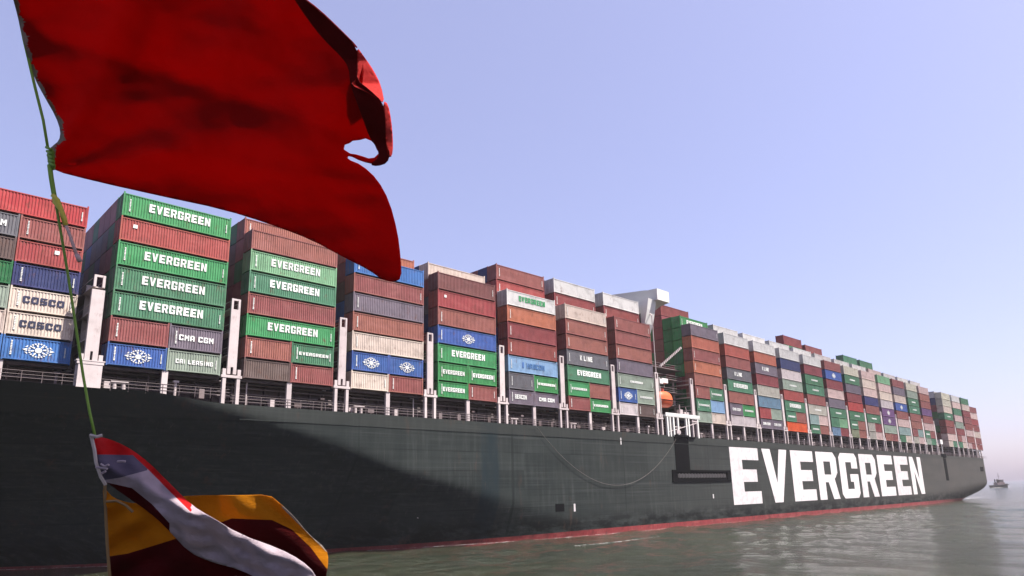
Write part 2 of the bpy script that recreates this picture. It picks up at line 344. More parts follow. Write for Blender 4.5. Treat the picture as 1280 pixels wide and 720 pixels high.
# block letters (x 0..1, z 0..1)
def L_poly(ch):
    t = .30; h = .20
    if ch == 'E': return [[(0, 0), (1, 0), (1, .22), (.40, .22), (.40, .39), (.90, .39), (.90, .61), (.40, .61), (.40, .78), (1, .78), (1, 1), (0, 1)]]
    if ch == 'V': return [[(.34, 0), (.66, 0), (1, 1), (.68, 1), (.50, .36), (.32, 1), (0, 1)]]
    if ch == 'R': return [[(0, 0), (.34, 0), (.34, 1), (0, 1)], [(.34, .80), (.86, .80), (1, .88), (.86, 1), (.34, 1)], [(.68, .52), (1, .56), (1, .88), (.86, .80), (.68, .80)], [(.34, .36), (.68, .36), (.88, .46), (1, .56), (.68, .52), (.34, .52)], [(.50, .36), (.68, 0), (1, 0), (.82, .43), (.68, .36)]]
    if ch == 'G': return [[(.12, 0), (.88, 0), (1, .1), (1, .2), (0, .2), (0, .1)], [(0, .2), (.34, .2), (.34, .8), (0, .8)], [(0, .8), (1, .8), (1, .9), (.88, 1), (.12, 1), (0, .9)], [(.66, .66), (1, .66), (1, .8), (.66, .8)], [(.70, .2), (1, .2), (1, .36), (.70, .36)], [(.54, .36), (1, .36), (1, .53), (.54, .53)]]
    if ch == 'N': return [[(0, 0), (.32, 0), (.32, 1), (0, 1)], [(.68, 0), (1, 0), (1, 1), (.68, 1)], [(.32, .62), (.68, 0), (.68, .38), (.32, 1)]]
    if ch == 'C': return [[(.12, 0), (.88, 0), (1, .1), (1, .22), (0, .22), (0, .1)], [(0, .22), (.34, .22), (.34, .78), (0, .78)], [(0, .78), (1, .78), (1, .9), (.88, 1), (.12, 1), (0, .9)], [(.68, .22), (1, .22), (1, .34), (.68, .34)], [(.68, .66), (1, .66), (1, .78), (.68, .78)]]
    if ch == 'O': return [[(.12, 0), (.88, 0), (1, .1), (1, .22), (0, .22), (0, .1)], [(0, .22), (.3, .22), (.3, .78), (0, .78)], [(0, .78), (1, .78), (1, .9), (.88, 1), (.12, 1), (0, .9)], [(.7, .22), (1, .22), (1, .78), (.7, .78)]]
    if ch == 'S': return [[(0, 0), (1, 0), (1, .2), (0, .2)], [(.68, .2), (1, .2), (1, .4), (.68, .4)], [(0, .4), (1, .4), (1, .6), (0, .6)], [(0, .6), (.32, .6), (.32, .8), (0, .8)], [(0, .8), (1, .8), (1, 1), (0, 1)]]
    if ch == 'M': return [[(0, 0), (.26, 0), (.26, 1), (0, 1)], [(.74, 0), (1, 0), (1, 1), (.74, 1)], [(.26, .62), (.5, .25), (.5, .6), (.26, 1)], [(.5, .25), (.74, .62), (.74, 1), (.5, .6)]]
    if ch == 'A': return [[(0, 0), (.32, 0), (.32, .78), (0, .78)], [(.68, 0), (1, 0), (1, .78), (.68, .78)], [(0, .78), (1, .78), (.85, 1), (.15, 1)], [(.32, .28), (.68, .28), (.68, .45), (.32, .45)]]
    if ch == 'I': return [[(.3, 0), (.7, 0), (.7, 1), (.3, 1)]]
    if ch == 'K': return [[(0, 0), (.32, 0), (.32, 1), (0, 1)], [(.32, .4), (.68, 1), (1, 1), (.6, .5), (1, 0), (.68, 0), (.32, .55)]]
    if ch == 'L': return [[(0, 0), (1, 0), (1, .22), (.34, .22), (.34, 1), (0, 1)]]
    if ch == 'H': return [[(0, 0), (.32, 0), (.32, 1), (0, 1)], [(.68, 0), (1, 0), (1, 1), (.68, 1)], [(.32, .4), (.68, .4), (.68, .6), (.32, .6)]]
    if ch == 'B': return [[(0, 0), (.3, 0), (.3, 1), (0, 1)], [(.3, 0), (.9, 0), (1, .12), (.3, .18)], [(.3, .42), (.9, .42), (.9, .58), (.3, .58)], [(.3, .82), (1, .88), (.9, 1), (.3, 1)], [(.7, .15), (1, .12), (1, .4), (.9, .42), (.7, .42)], [(.7, .58), (.9, .58), (1, .6), (1, .88), (.7, .85)]]
    return []
def letter_mb(mb, ch, x0, w, z0, h, y0, y1):
    for pl in L_poly(ch): mb.prism([(x0+a*w, z0+b*h) for a, b in pl], y0, y1)
M_LET = paint('white_hull_lettering', (.76, .70, .70), .5, .5, (.4, .33, .3))
for k, ch in enumerate('EVERGREEN'):
    mb = MB(); letter_mb(mb, ch, 149.6+15.9*k, 13.8 if ch != 'N' else 12.8, 3.8, 13.2, -.035, .03); part(mb.obj('letter', [M_LET]))
# gangway stowed along the side and the black panel standing in for its shell opening
mb = MB(); mb.box(126.9, 132.3, -.05, .06, 11.6, 18.55); part(mb.obj('shell_opening_dark_stand_in', [M_BLACK]))  # raised panel coloured black to give the dark of a recess
mb = MB(); mb.box(127.2, 132.0, -.5, .1, 18.5, 18.95); mb.box(131.6, 134.8, -.3, .3, 18.25, 18.7); mb.bar((127.4, -.3, 18.6), (127.4, -.3, 17.2), .1); mb.bar((131.8, -.3, 18.6), (131.8, -.3, 17.2), .1); part(mb.obj('davit_bracket', [M_BLACK]))
mb = MB(); mb.box(125.2, 149.0, -.22, .05, 9.1, 9.55); mb.box(125.2, 149.0, -.22, .05, 11.2, 11.6); mb.box(125.2, 126.6, -.22, .05, 9.55, 11.2); mb.box(147.4, 149.0, -.22, .05, 9.55, 11.2); mb.box(126.6, 147.4, -.06, .05, 9.55, 11.2); g_ = part(mb.obj('gangway', [M_BLACK]))
mb = MB(); mb.box(127.2, 146.8, -.16, -.08, 10.0, 10.75)
for k in range(16): mb.box(127.6+k*1.2, 127.95+k*1.2, -.2, -.16, 9.9, 10.9)
o = mb.obj('gangway_step_rail', [paint('dull_ladder_grey', (.06, .055, .055), .5)]); o.parent = g_
# draft marks, side marks, stern details
def mark(x0, x1, z0, z1, m=M_LET, name='hull_mark', y=None):
    mb = MB(); yy = inset((x0+x1)/2, z0) if y is None else y; mb.box(x0, x1, yy-.05, yy+.04, z0, z1); return part(mb.obj(name, [m]))
mark(63.0, 63.25, 4.4, 5.8); mark(93.9, 94.3, 4.3, 5.6); mark(89.2, 91.4, 4.4, 5.7, M_BLACK, 'hull_port')
mark(319, 322.6, 8.4, 17.9, M_BLACK, 'shell_opening_dark_stand_in'); mark(317, 324, 17.5, 18.9, M_BLACK, 'shell_opening_dark_stand_in'); mark(374, 379.5, 12.2, 14.2, M_BLACK, 'mooring_opening')
mark(140.6, 141, 5.5, 6.4); mark(108.3, 108.6, 16.3, 17.6)
# fender rails (long raised seams)
for zz, xa, xb in ((17.05, 34, 383),):
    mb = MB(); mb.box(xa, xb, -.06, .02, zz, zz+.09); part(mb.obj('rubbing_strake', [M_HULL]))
# deckhouse, bridge wing
mb = MB(); mb.box(121.9, 131.5, 12, 47, 18, 47.4); mb.box(122.6, 131.0, 14, 45, 47.4, 52.6); mb.box(123.5, 129.5, 20, 39, 52.6, 54.0); dh = part(mb.obj('deckhouse', [M_BRIGHT]))
M_GLASS = paint('dark_window_glass', (.02, .025, .03), .15, .02, spec=.6)
for k in range(8):
    mb = MB()
    for q in range(3): mb.box(123.2+q*3, 124.1+q*3, 11.96, 12.02, 24.6+k*2.8, 25.6+k*2.8)
    o = mb.obj('window', [M_GLASS]); o.parent = dh
mb = MB(); mb.box(123, 130.8, 13.95, 14.05, 49.3, 50.6); o = mb.obj('window', [M_GLASS]); o.parent = dh
mb = MB(); mb.bar((126.5, 29.5, 54), (126.5, 29.5, 60), .35); mb.bar((126.5, 26, 57.5), (126.5, 33, 57.5), .12); o = mb.obj('mast', [M_BRIGHT]); o.parent = dh
mb = MB()
mb.prism([(0, 48.3), (0, 50.8), (2.4, 50.9), (3.4, 51.1), (14, 52.3), (14, 46.6), (8, 46.5), (4.2, 47.2), (2.4, 48.0)], 124.6, 129.2, axis='x')
wing = part(mb.obj('bridge_wing', [M_BRIGHT]))
mb = MB(); mb.box(125.5, 129.0, -.03, .02, 49.6, 50.4); o = mb.obj('window', [M_GLASS]); o.parent = wing; bpy.data.objects.remove(o)
mb = MB(); mb.prism([(.9, 48.4), (12, 47.4), (12, 36), (6, 37.5), (3.6, 40.0), (2.2, 43.0), (1.4, 46.0)], 122.4, 125.4, axis='x'); mb.box(124.4, 125.5, 5.2, 5.9, 27, 38)
ws_ = part(mb.obj('wing_support', [M_BRIGHT])); mb = MB(); mb.box(122.36, 122.41, 3.2, 4.2, 42.6, 45.4); o = mb.obj('window', [M_GLASS]); o.parent = ws_
mb = MB(); mb.bar((123.0, .7, 22), (123.0, .7, 44.5), .12, 8); mb.bar((123.0, .7, 44.4), (125.0, 3, 46.4), .12, 8); part(mb.obj('corner_pole', [M_WHITE]))
# boarding platform, posts and inclined stair in the deckhouse slot
mb = MB(); mb.box(124.3, 137.6, -.1, 3.4, 22.7, 23.1); mb.box(124.3, 137.6, -.14, -.06, 22.9, 23.5); part(mb.obj('boat_platform', [M_BRIGHT]))
for x in (125.0, 126.0, 127.3, 129.0, 132.2, 133.2, 136.9):
    mb = MB(); mb.box(x-.22, x+.22, -.05, .35, 18.5, 22.7); part(mb.obj('platform_leg', [M_BRIGHT]))
mb = MB(); mb.bar((125, .1, 19.4), (137, .1, 21.9), .1); mb.bar((127, .1, 20.6), (130, .1, 20.6), .12); mb.box(128.2, 129.6, -.1, .5, 19.2, 19.9); mb.box(131, 132, .5, 1.4, 23.1, 24.6); mb.box(133, 136.6, .8, 1.6, 23.1, 24.2); mb.bar((130.6, .4, 23.1), (130.6, .4, 25.6), .12); mb.bar((133.6, .4, 23.1), (133.0, .4, 25.2), .1); part(mb.obj('platform_fittings', [M_WHITE]))
for zz in (25.8, 28.7, 31.6, 34.0):
    mb = MB(); mb.box(123.5, 137, 3.2, 9, zz, zz+.15); mb.bar((123.5, 3.2, zz+1), (137, 3.2, zz+1), .05); mb.bar((123.5, 3.2, zz+.5), (137, 3.2, zz+.5), .04); part(mb.obj('side_gallery', [M_STEEL]))
mb = MB(); a, b = Vector((124.0, .3, 33.3)), Vector((133.0, .3, 38.6))
for s in (-.2, .2): mb.bar(a+Vector((0, 0, s)), b+Vector((0, 0, s)), .04)
for k in range(14): c = a.lerp(b, (k+.5)/14); mb.box(c.x-.17, c.x+.17, .1, .6, c.z-.2, c.z+.2)
part(mb.obj('provision_boom', [M_WHITE]))
mb = MB(); mb.bar((123.6, .4, 23), (123.6, .4, 31), .12); mb.box(123.2, 124.4, 0, .8, 29.6, 30.6); mb.box(125.0, 127.2, .6, 1.6, 30.0, 31.0); mb.bar((127, 1.5, 31), (127, 1.5, 29.2), .07); part(mb.obj('boat_davit', [M_BRIGHT]))
# stern casing
mb = MB(); mb.box(317.5, 327, 10, 49, 18, 43.5); mb.box(319, 326, 22, 37, 43.5, 50.6); part(mb.obj('engine_casing', [paint('grey_casing', (.30, .28, .28), .6)]))
mb = MB(); mb.box(319.5, 322.5, .1, 1.6, 22.8, 24.6); mb.bar((321, .3, 18.5), (321, .3, 22.8), .2); part(mb.obj('stern_station', [M_BRIGHT]))
mb = MB(); mb.box(381.6, 382.2, .1, .35, 18, 20.6); mb.bar((378, .1, 19.4), (382.2, .1, 19.4), .06); part(mb.obj('stern_rail', [M_WHITE]))
# ------------------------------------------------------------------ lifeboat
M_OR = paint('orange_lifeboat_shell', (.80, .13, .04), .45, .08)
M_OR2 = paint('shaded_orange_lifeboat_hull', (.50, .05, .02), .45, .1)  # shell orange darkened to paint in the shade on the lower hull
LB = tag(empty('lifeboat', (126.9, 2.2, 24.9)), 'round orange lifeboat hanging above the white platform beside the bridge wing', 'lifeboat')
def boat_shell(L, Wd, prof, nseg=20):
    V = []; Fc = []; n = len(prof)
    for i in range(nseg+1):
        t = -1+2*i/nseg; k = max(0.02, (1-abs(t)**3.0))**.6
        for (y, zz) in prof: V.append((t*L/2, y*Wd/2*k, zz if zz > 1.4 else 1.4-(1.4-zz)*k**.5))
    for i in range(nseg):
        for j in range(n-1): a = i*n+j; Fc.append((a, a+1, a+n+1, a+n))
    return V, Fc
V, Fc = boat_shell(6.4, 3.0, [(-1, 1.5), (-.97, .9), (-.7, .3), (-.1, 0), (.1, 0), (.7, .3), (.97, .9), (1, 1.5)])
mesh_obj('hull', V, Fc, M_OR2, LB, smooth=True)
V = []; Fc = []
for i in range(21):
    t = -1+2*i/20; k = max(.02, 1-abs(t)**3.0)**.6; kh = max(.02, 1-abs(t)**3.5)**.5
    for j in range(11): a = math.pi*j/10; V.append((t*3.2, -math.cos(a)*1.5*k, 1.5+math.sin(a)**.8*2.1*kh))
for i in range(20):
    for j in range(10): a = i*11+j; Fc.append((a, a+11, a+12, a+1))
mesh_obj('canopy', V, Fc, M_OR, LB, smooth=True)
mb = MB(); mb.box(-1.2, 0, -.55, .55, 3.4, 4.1); mb.obj('conning_hatch', [M_OR], LB)
mb = MB(); mb.box(-3.1, 3.1, -1.56, -1.45, 1.42, 1.56); mb.obj('fender', [M_BLACK], LB)
# ------------------------------------------------------------------ containers
PAL = dict(
 red=('red', (.38, .075, .06)), bred=('bright red', (.47, .06, .045)), brown=('red-brown', (.30, .095, .08)), dred=('dark red', (.26, .05, .05)), obr=('orange-brown', (.46, .14, .08)),
 dbr=('dark brown', (.13, .085, .075)), green=('bright green', (.05, .27, .085)), g2=('green', (.07, .205, .11)), pg=('pale green', (.20, .40, .22)), dg=('dark green', (.02, .15, .05)),
 gg=('grey-green', (.30, .36, .29)), navy=('navy blue', (.035, .04, .15)), blue=('blue', (.05, .11, .37)), mblue=('mid blue', (.05, .17, .42)), lb=('light blue', (.25, .40, .62)),
 sb=('steel blue', (.15, .25, .36)), pur=('purple-grey', (.17, .135, .17)), vio=('violet', (.16, .07, .20)), grey=('dark grey', (.14, .135, .15)), be=('beige', (.66, .54, .46)),
 bg=('beige-grey', (.45, .42, .36)), wh=('white', (.66, .64, .62)), cr=('cream', (.62, .58, .46)), pk=('pinkish beige', (.62, .45, .42)), pw=('pinkish white', (.62, .54, .54)), org=('vivid orange', (.80, .15, .02)),
 teal=('teal grey', (.28, .38, .36)), olive=('olive', (.24, .26, .16)))
def cmat(k): return paint('container_paint_'+PAL[k][0].replace(' ', '_').replace('-', '_'), PAL[k][1], .55, .62)
M_TXW = paint('white_stencil', (.86, .86, .82), .6, .1); M_TXG = paint('green_stencil', (.05, .35, .14), .6, .1); M_TXN = paint('dark_stencil', (.03, .035, .08), .6, .1); M_TXB = paint('blue_stencil', (.06, .16, .38), .6, .1)
L40, L20, WD = 12.19, 6.02, 2.43
def corr_mesh(L, H, key, pitch=.29, dep=.05):
    """body: corrugated side walls, roof, floor and ends"""
    mb = MB(); e = .1; x0, x1 = -L/2+e, L/2-e; n = int((x1-x0)/pitch); p = (x1-x0)/n
    prof = []
    for k in range(n): a = x0+k*p; prof += [(a, dep), (a+p*.28, dep), (a+p*.5, 0), (a+p*.78, 0)]
    prof.append((x1, dep))
    z0, z1 = .13, H-.24
    for side in (0, 1):
        b = len(mb.v)
        for (x, d) in prof:
            y = .03+d if side == 0 else WD-.03-d
            mb.v += [(x, y, z0), (x, y, z1)]
        for k in range(len(prof)-1):
            a = b+2*k; mb.f.append((a, a+2, a+3, a+1)); mb.m.append(0)
    mb.box(x0, x1, .06, WD-.06, z1-.02, z1+.01); mb.box(x0, x1, .06, WD-.06, z0, z0+.03)
    mb.box(x0-.04, x0, .06, WD-.06, z0, z1); mb.box(x1, x1+.04, .06, WD-.06, z0, z1)
    o = mb.obj(key, []); me = o.data; bpy.data.objects.remove(o); me.materials.append(cmat('brown')); return me
def frame_mesh(L, H, key):
    mb = MB(); t = .15
    for x in (-L/2, L/2-t):
        for y in (0, WD-t): mb.box(x, x+t, y, y+t, 0, H)
    for y in (0, WD-.1):
        mb.box(-L/2+t, L/2-t, y, y+.1, .09, .22); mb.box(-L/2+t, L/2-t, y, y+.1, H-.29, H-.19)
    for x in (-L/2, L/2-.1): mb.box(x, x+.1, t, WD-t, .05, .2); mb.box(x, x+.1, t, WD-t, H-.26, H-.13)
    o = mb.obj(key, []); me = o.data; bpy.data.objects.remove(o); me.materials.append(cmat('brown')); return me
def door_mesh(L, H):
    mb = MB(); x = -L/2+.03
    for y in (.17, WD/2+.01): mb.box(x-.02, x+.02, y, y+WD/2-.19, .22, H-.28)
    o = mb.obj('door', []); me = o.data; bpy.data.objects.remove(o); me.materials.append(cmat('brown'))
    mb = MB()
    for y in (.45, .85, WD-.85, WD-.45): mb.bar((x-.05, y, .15), (x-.05, y, H-.2), .022, 5)
    o = mb.obj('lock_bars', []); m2 = o.data; bpy.data.objects.remove(o); m2.materials.append(M_STEEL); return me, m2
CACHE = {}
def get(kind, L, H):
    k = (kind, L, H)
    if k not in CACHE:
        CACHE[k] = {'body': lambda: corr_mesh(L, H, 'container_body'), 'frame': lambda: frame_mesh(L, H, 'container_frame'), 'door': lambda: door_mesh(L, H)}[kind]()
    return CACHE[k]
def far_mesh(L, H):
    k = ('far', L, H)
    if k not in CACHE:
        mb = MB(); bo = get('body', L, H)
        bm = bmesh.new(); bm.from_mesh(bo); bm.from_mesh(get('frame', L, H)); me = bpy.data.meshes.new('container_far'); bm.to_mesh(me); bm.free(); me.materials.append(cmat('brown')); CACHE[k] = me
    return CACHE[k]
ADV = dict(I=.6)
def word_mesh(word, w, h, key):
    k = ('word', word, w, h)
    if k in CACHE: return CACHE[k]
    mb = MB(); tot = sum(ADV.get(c, 1.0)+.22 if c != ' ' else .6 for c in word)-.22; u = w/tot; x = -w/2
    for c in word:
        if c == ' ': x += .6*u; continue
        letter_mb(mb, c, x, u*ADV.get(c, 1.0), 0, h, -.012, .03); x += (ADV.get(c, 1.0)+.22)*u
    o = mb.obj(key, []); me = o.data; bpy.data.objects.remove(o); me.materials.append(M_TXW); CACHE[k] = me; return me
def emblem_mesh():
    if 'emb' in CACHE: return CACHE['emb']
    mb = MB()
    for k in range(20):
        a, b = 2*math.pi*k/20, 2*math.pi*(k+.55)/20
        mb.prism([(math.cos(a)*.78, math.sin(a)*.78), (math.cos(b)*.78, math.sin(b)*.78), (math.cos(b)*.96, math.sin(b)*.96), (math.cos(a)*.96, math.sin(a)*.96)], -.012, .03)
    mb.prism([(math.cos(2*math.pi*k/16)*.34, math.sin(2*math.pi*k/16)*.34) for k in range(16)], -.012, .03)
    for k in range(8):
        a = math.pi*k/4+.2; c, s = math.cos(a), math.sin(a)
        mb.prism([(c*.42-s*.07, s*.42+c*.07), (c*.42+s*.07, s*.42-c*.07), (c*.72+s*.1, s*.72-c*.1), (c*.72-s*.1, s*.72+c*.1)], -.012, .03)
    for s in (-1, 1): mb.prism([(s*1.05, -.2), (s*1.5, 0), (s*1.05, .2)], -.012, .03); mb.prism([(s*1.02, .35), (s*1.28, .3), (s*1.0, .6)], -.012, .03); mb.prism([(s*1.02, -.35), (s*1.28, -.3), (s*1.0, -.6)], -.012, .03)
    o = mb.obj('emblem', []); me = o.data; bpy.data.objects.remove(o); me.materials.append(M_TXW); CACHE['emb'] = me; return me
def sub(name, me, parent, mat, loc=(0, 0, 0), sc=None):
    o = bpy.data.objects.new(name, me); COL.objects.link(o); o.parent = parent; o.location = loc
    if sc: o.scale = sc
    o.material_slots[0].link = 'OBJECT'; o.material_slots[0].material = mat; return o
ORD = ['', 'first', 'second', 'third', 'fourth', 'fifth', 'sixth', 'seventh', 'eighth', 'ninth', 'tenth', 'eleventh', 'twelfth']
MARKS = dict(E='white lettering', e='thin white lettering', W='green lettering', C='dark lettering', A='white lettering', I='pale lettering', m='a round white emblem', H='blue lettering', B='white lettering', k='a small white mark', K='white lettering', v='')
COUNT = [0]
def bayname(i):
    if i <= 3: return ORD[i+2]+' bay from left'
    if i <= 6: return ORD[7-i]+' bay left of the lifeboat'
    if i <= 19: return ORD[i-7]+' bay right of the lifeboat'
    return ORD[25-i]+' bay from the stern'
def container(col, mk, L, H, x, y, z, near, where):
    mat = cmat(col)
    if near:
        t = empty('shipping_container', (x, y, z))
        b = sub('body', get('body', L, H), t, mat); sub('frame', get('frame', L, H), t, mat)
        dm, lm = get('door', L, H); d = sub('door', dm, t, mat); lb = bpy.data.objects.new('lock_bars', lm); COL.objects.link(lb); lb.parent = d
    else:
        t = bpy.data.objects.new('shipping_container', far_mesh(L, H)); COL.objects.link(t); t.location = (x, y, z); t.material_slots[0].link = 'OBJECT'; t.material_slots[0].material = mat
    big = L > 8; w = {'E': 6.9 if big else 4.3, 'e': 4.2, 'W': 6.6}.get(mk, 6)
    if mk == 'E': sub('lettering', word_mesh('EVERGREEN', w, 1.0 if big else .66, 'lettering'), t, M_TXW, (.1, 0, H*.38))
    if mk == 'e': sub('lettering', word_mesh('EVERGREEN', w, .42, 'lettering'), t, M_TXW, (.1, 0, H*.42))
    if mk == 'W': sub('lettering', word_mesh('EVERGREEN', w, .95, 'lettering'), t, M_TXG, (.1, 0, H*.38))
    if mk == 'C': sub('lettering', word_mesh('COSCO', 3.7, .72, 'lettering'), t, M_TXN, (0, 0, H*.36))
    if mk == 'A': sub('lettering', word_mesh('CMA CGM', 3.9, .66, 'lettering'), t, M_TXW, (0, 0, H*.38))
    if mk == 'I': sub('lettering', word_mesh('CAI LEASING', 4.2, .5, 'lettering'), t, M_TXW, (0, 0, H*.38))
    if mk == 'm': sub('emblem', emblem_mesh(), t, M_TXW, (.1, 0, H*.47), (.95, 1, .80))
    if mk == 'H': sub('lettering', word_mesh('HANCON', 4.4, .9, 'lettering'), t, M_TXB, (.5, 0, H*.33)); sub('logo_square', word_mesh('I', 1.1, .95, 'logo'), t, M_TXB, (-2.6, 0, H*.33))
    if mk == 'B': sub('lettering', word_mesh('BEACON', 2.8, .75, 'lettering'), t, M_TXW, (-.3, 0, H*.38))
    if mk == 'K': sub('lettering', word_mesh('K LINE', 3.6, .95, 'lettering'), t, M_TXW, (-.6, 0, H*.38))
    if mk == 'k': sub('painted_mark', word_mesh('I', 1.1, .42, 'painted_mark'), t, M_TXW, ((-L/2+1.5) if L > 8 else .6, 0, H*.58))
    if near and col not in ('wh',):                     # the small vertical registration marks at the ends
        k = ('num', H)
        if k not in CACHE:
            mb = MB(); rr = random.Random(2)
            for q in range(9):
                ww = rr.uniform(.1, .17); mb.box(-ww/2, ww/2, -.01, .04, H*.22+q*.17, H*.22+q*.17+.11)
            o = mb.obj('registration_mark', []); CACHE[k] = o.data; bpy.data.objects.remove(o); CACHE[k].materials.append(M_TXW)
        if mk != 'k' and random.random() < .75: sub('registration_mark', CACHE[k], t, M_TXW, (-L/2+.75, 0, 0))
        if random.random() < .35: sub('registration_mark', CACHE[k], t, M_TXW, (L/2-.55, 0, H*.12), (.8, 1, .7))
    name = PAL[col][0]; size = 'long' if big else 'short'
    mt = MARKS.get(mk, '')
    lab = f"{name} {size} container{' with '+mt if mt else ''}, {where}"
    wds = lab.split()
    if len(wds) > 16: lab = f"{name} {size} container, {where}"
    tag(t, lab, 'shipping container', 'containers stacked on the cargo ship'); COUNT[0] += 1
    return t
# bottom to top; a pair 'a|b' is two short boxes side by side; suffix :X is the marking
OUT = {
 -1: 'mblue:m|mblue:m be:C|be:C be:C|gg:e navy|dg red:k|dbr brown|grey:A bred',
 0: 'blue:m|gg:I brown|pur:A g2:E g2:E green:E red:k green:E',
 1: 'dbr|brown brown|g2:e green:E brown g2:E pg:E brown',
 2: 'be|brown blue:m|blue:m be brown pur brown mblue',
 3: 'green:E|brown green:E|green:E green:E blue:m brown red:k dbrr',
 4: 'pur:B|pur:A grey|green:e lb:H dred dred obr wh:W',
 5: 'brown|green:e green:e|brown g2:E grey:K brown brown be',
 6: 'pw|dbr blue:m|gg:e gg:e pur brown brown brown',
 8: 'gg|be g2:e|lb brown|g2:e brown obr brown obr pur',
 9: 'pw|pw pur:A|green:e brown g2:E grey:K brown red wh',
 10: 'pur:A|pur:A red|gg sb bg dred pur:K obr wh',
 11: 'org g2:e|brown g2:E red gg:e pw navy wh',
 12: 'g2:e|brown teal|pk bg:e brown g2:e g2:e dred wh',
 13: 'sb|dred g2|pg g2:e pur pk dred blue:m brown',
 14: 'olive|brown g2:e|brown g2:e bred dred pur g2:e cr',
 15: 'bg|pk bg|dred g2:e brown navy pk be pk',
 16: 'brown|brown gg vio:m vio:m pw be pk pg',
 17: 'g2|be teal pk brown blue:m be pur brown',
 18: 'bg|pk brown|teal brown brown g2:e g2:e gg cr',
 19: 'gg|g2 g2:e|brown pk brown vio brown brown pk',
 21: 'be|g2 pk brown dred g2:e be cr cr',
 22: 'g2|be brown|pk dred gg pk g2 pk wh',
 23: 'pk|brown brown pk dred brown dred be g2',
 24: 'brown|dred brown be dred red pk brown'}
PAL['dbrr'] = ('dull maroon', (.21, .075, .065))
TOP = {}
SKIP = set()
def heights(i, n):
    if i == -1: return [2.59]*n
    if i in (1, 2): return [2.59, 2.75]+[2.82]*(n-2) if n == 7 else [2.59]+[2.9]*(n-1)
    return [2.59]+[2.9]*(n-1)
for i, spec in OUT.items():
    toks = spec.split(); n = len(toks); z = ZB; Hs = heights(i, n); y = .02 if i >= 0 else 2.52; near = i <= 8
    if i == 24: y = .6
    for t, tk in enumerate(toks):
        H = Hs[t]; fromtop = n-t
        if i == -1: fromtop = n-t
        tier = 'bottom tier' if t == 0 else 'second tier up' if t == 1 else ('top tier' if fromtop == 1 else ORD[fromtop]+' tier from top' if fromtop <= 5 else 'third tier up')
        if '|' in tk:
            A = tk.split('|')
            if i == -1: A = [A[1], A[0]]                # the stack nearest the frame edge comes second in the list
            for s, q in enumerate(A):
                c, _, m = q.partition(':')
                container(c, m, L20, H, bx(i)+(-3.05 if s == 0 else 3.05), y+(0 if (i >= 0 or s) else .0), z, near, f"{'left' if s == 0 else 'right'} half, {tier}, {bayname(i)}")
        else:
            c, _, m = tk.partition(':')
            container(c, m, L40, H, bx(i), y, z, near, f"{tier}, {bayname(i)}")
        z += H
    TOP[i] = z
# second row standing above the outer one, seen over it
IN1 = {1: ['brown'], 2: ['obr'], 3: ['be'], 4: ['brown', 'red'], 5: ['wh', 'dred'], 6: ['wh', 'dred'], 8: ['green:E', 'green', 'green', 'dg', 'green'], 9: ['wh'], 10: ['wh'], 11: ['wh'], 12: ['wh'],
       13: ['wh', 'blue'], 14: ['wh'], 15: ['wh'], 16: ['pk'], 17: ['wh'], 18: ['wh'], 19: ['wh'], 21: ['wh'], 22: ['pk'], 23: ['gg']}
RISE = {1: 2.3, 2: 2.3, 3: 2.2, 4: 5.2, 5: 5.6, 6: 5.6, 8: 2.35}
R1BOT = {}
for i, cs in IN1.items():
    z = TOP[i]+RISE.get(i, 2.5 if i < 21 else .6)
    for k, q in enumerate(cs):
        c, _, m = q.partition(':'); z -= 2.9
        where = ['top', 'second from top', 'third from top', 'fourth from top', 'fifth from top'][k]+' of inner row, '+bayname(i)
        container(c, m, L40, 2.9, bx(i), 2.56, z, i <= 8, where)
    R1BOT[i] = z
# the two taller inner rows next to the bridge and two above the far bays
for (i, row, zt, c, lab) in ((8, 3, 51.2, 'dred', 'highest box, fourth row in, first bay right of the lifeboat'), (12, 2, 51.6, 'dred', 'raised third row in, fifth bay right of the lifeboat'),
                             (13, 2, 50.6, 'brown', 'raised third row in, sixth bay right of the lifeboat'), (15, 2, 51.0, 'g2', 'raised third row in, eighth bay right of the lifeboat'), (16, 2, 51.0, 'g2', 'raised third row in, ninth bay right of the lifeboat')):
    container(c, '', L40, 2.9, bx(i), .02+2.52*row, zt-2.9, False, lab); SKIP.add((i, row))
    R1BOT[(i, row)] = zt-2.9
# everything behind: far too many to tell apart
keys = ['dbrr', 'dbrr', 'dred', 'dred', 'brown', 'dg', 'dg', 'navy', 'navy', 'grey', 'grey', 'dbr', 'dbr', 'blue', 'dred']  # dark colours only, so the shade on the inner rows sits in their paint
rr = random.Random(11); mass = MB(); order = list(dict.fromkeys(keys))
for i in BAYS:
    full = 22.5 if i >= 8 else 20
    for row in range(1, 23):
        y = .02+2.52*row
        if y+WD > 58.9: break
        if i == -1:
            y += 0
            if row < 2: continue
            if row > 20: break
        top = TOP[i]+(0 if i <= 0 else RISE.get(i, 2.5 if i < 21 else .6))
        if i == 0: top = TOP[i]+rr.choice([0, 0, .4, 1.0])*(row > 4)
        if i == 8 and row >= 4: top = 51.2
        lim = top
        if row == 1 and i in R1BOT: lim = R1BOT[i]
        if (i, row) in R1BOT: lim = R1BOT[(i, row)]
        z = lim
        while z > ZB+1.0:
            z -= 2.9
            if z < ZB-2: break
            z0 = max(z, ZB); c = rr.choice(keys)
            if i == 8 and row == 2: c = rr.choice(['dg', 'dg', 'dred'])
            if i == 8 and row > 2: c = rr.choice(['dred', 'dbrr', 'dred', 'dg'])
            mass.box(bx(i)-6.09, bx(i)+6.09, y, y+WD, z0+.02, z+2.82, order.index(c))
mo = mass.obj('stacked_containers', [cmat(k) for k in order]); mo['kind'] = 'stuff'
mo['label'] = 'mass of stacked containers filling the inner rows of the deck'; mo['category'] = 'containers'
print('containers', COUNT[0])
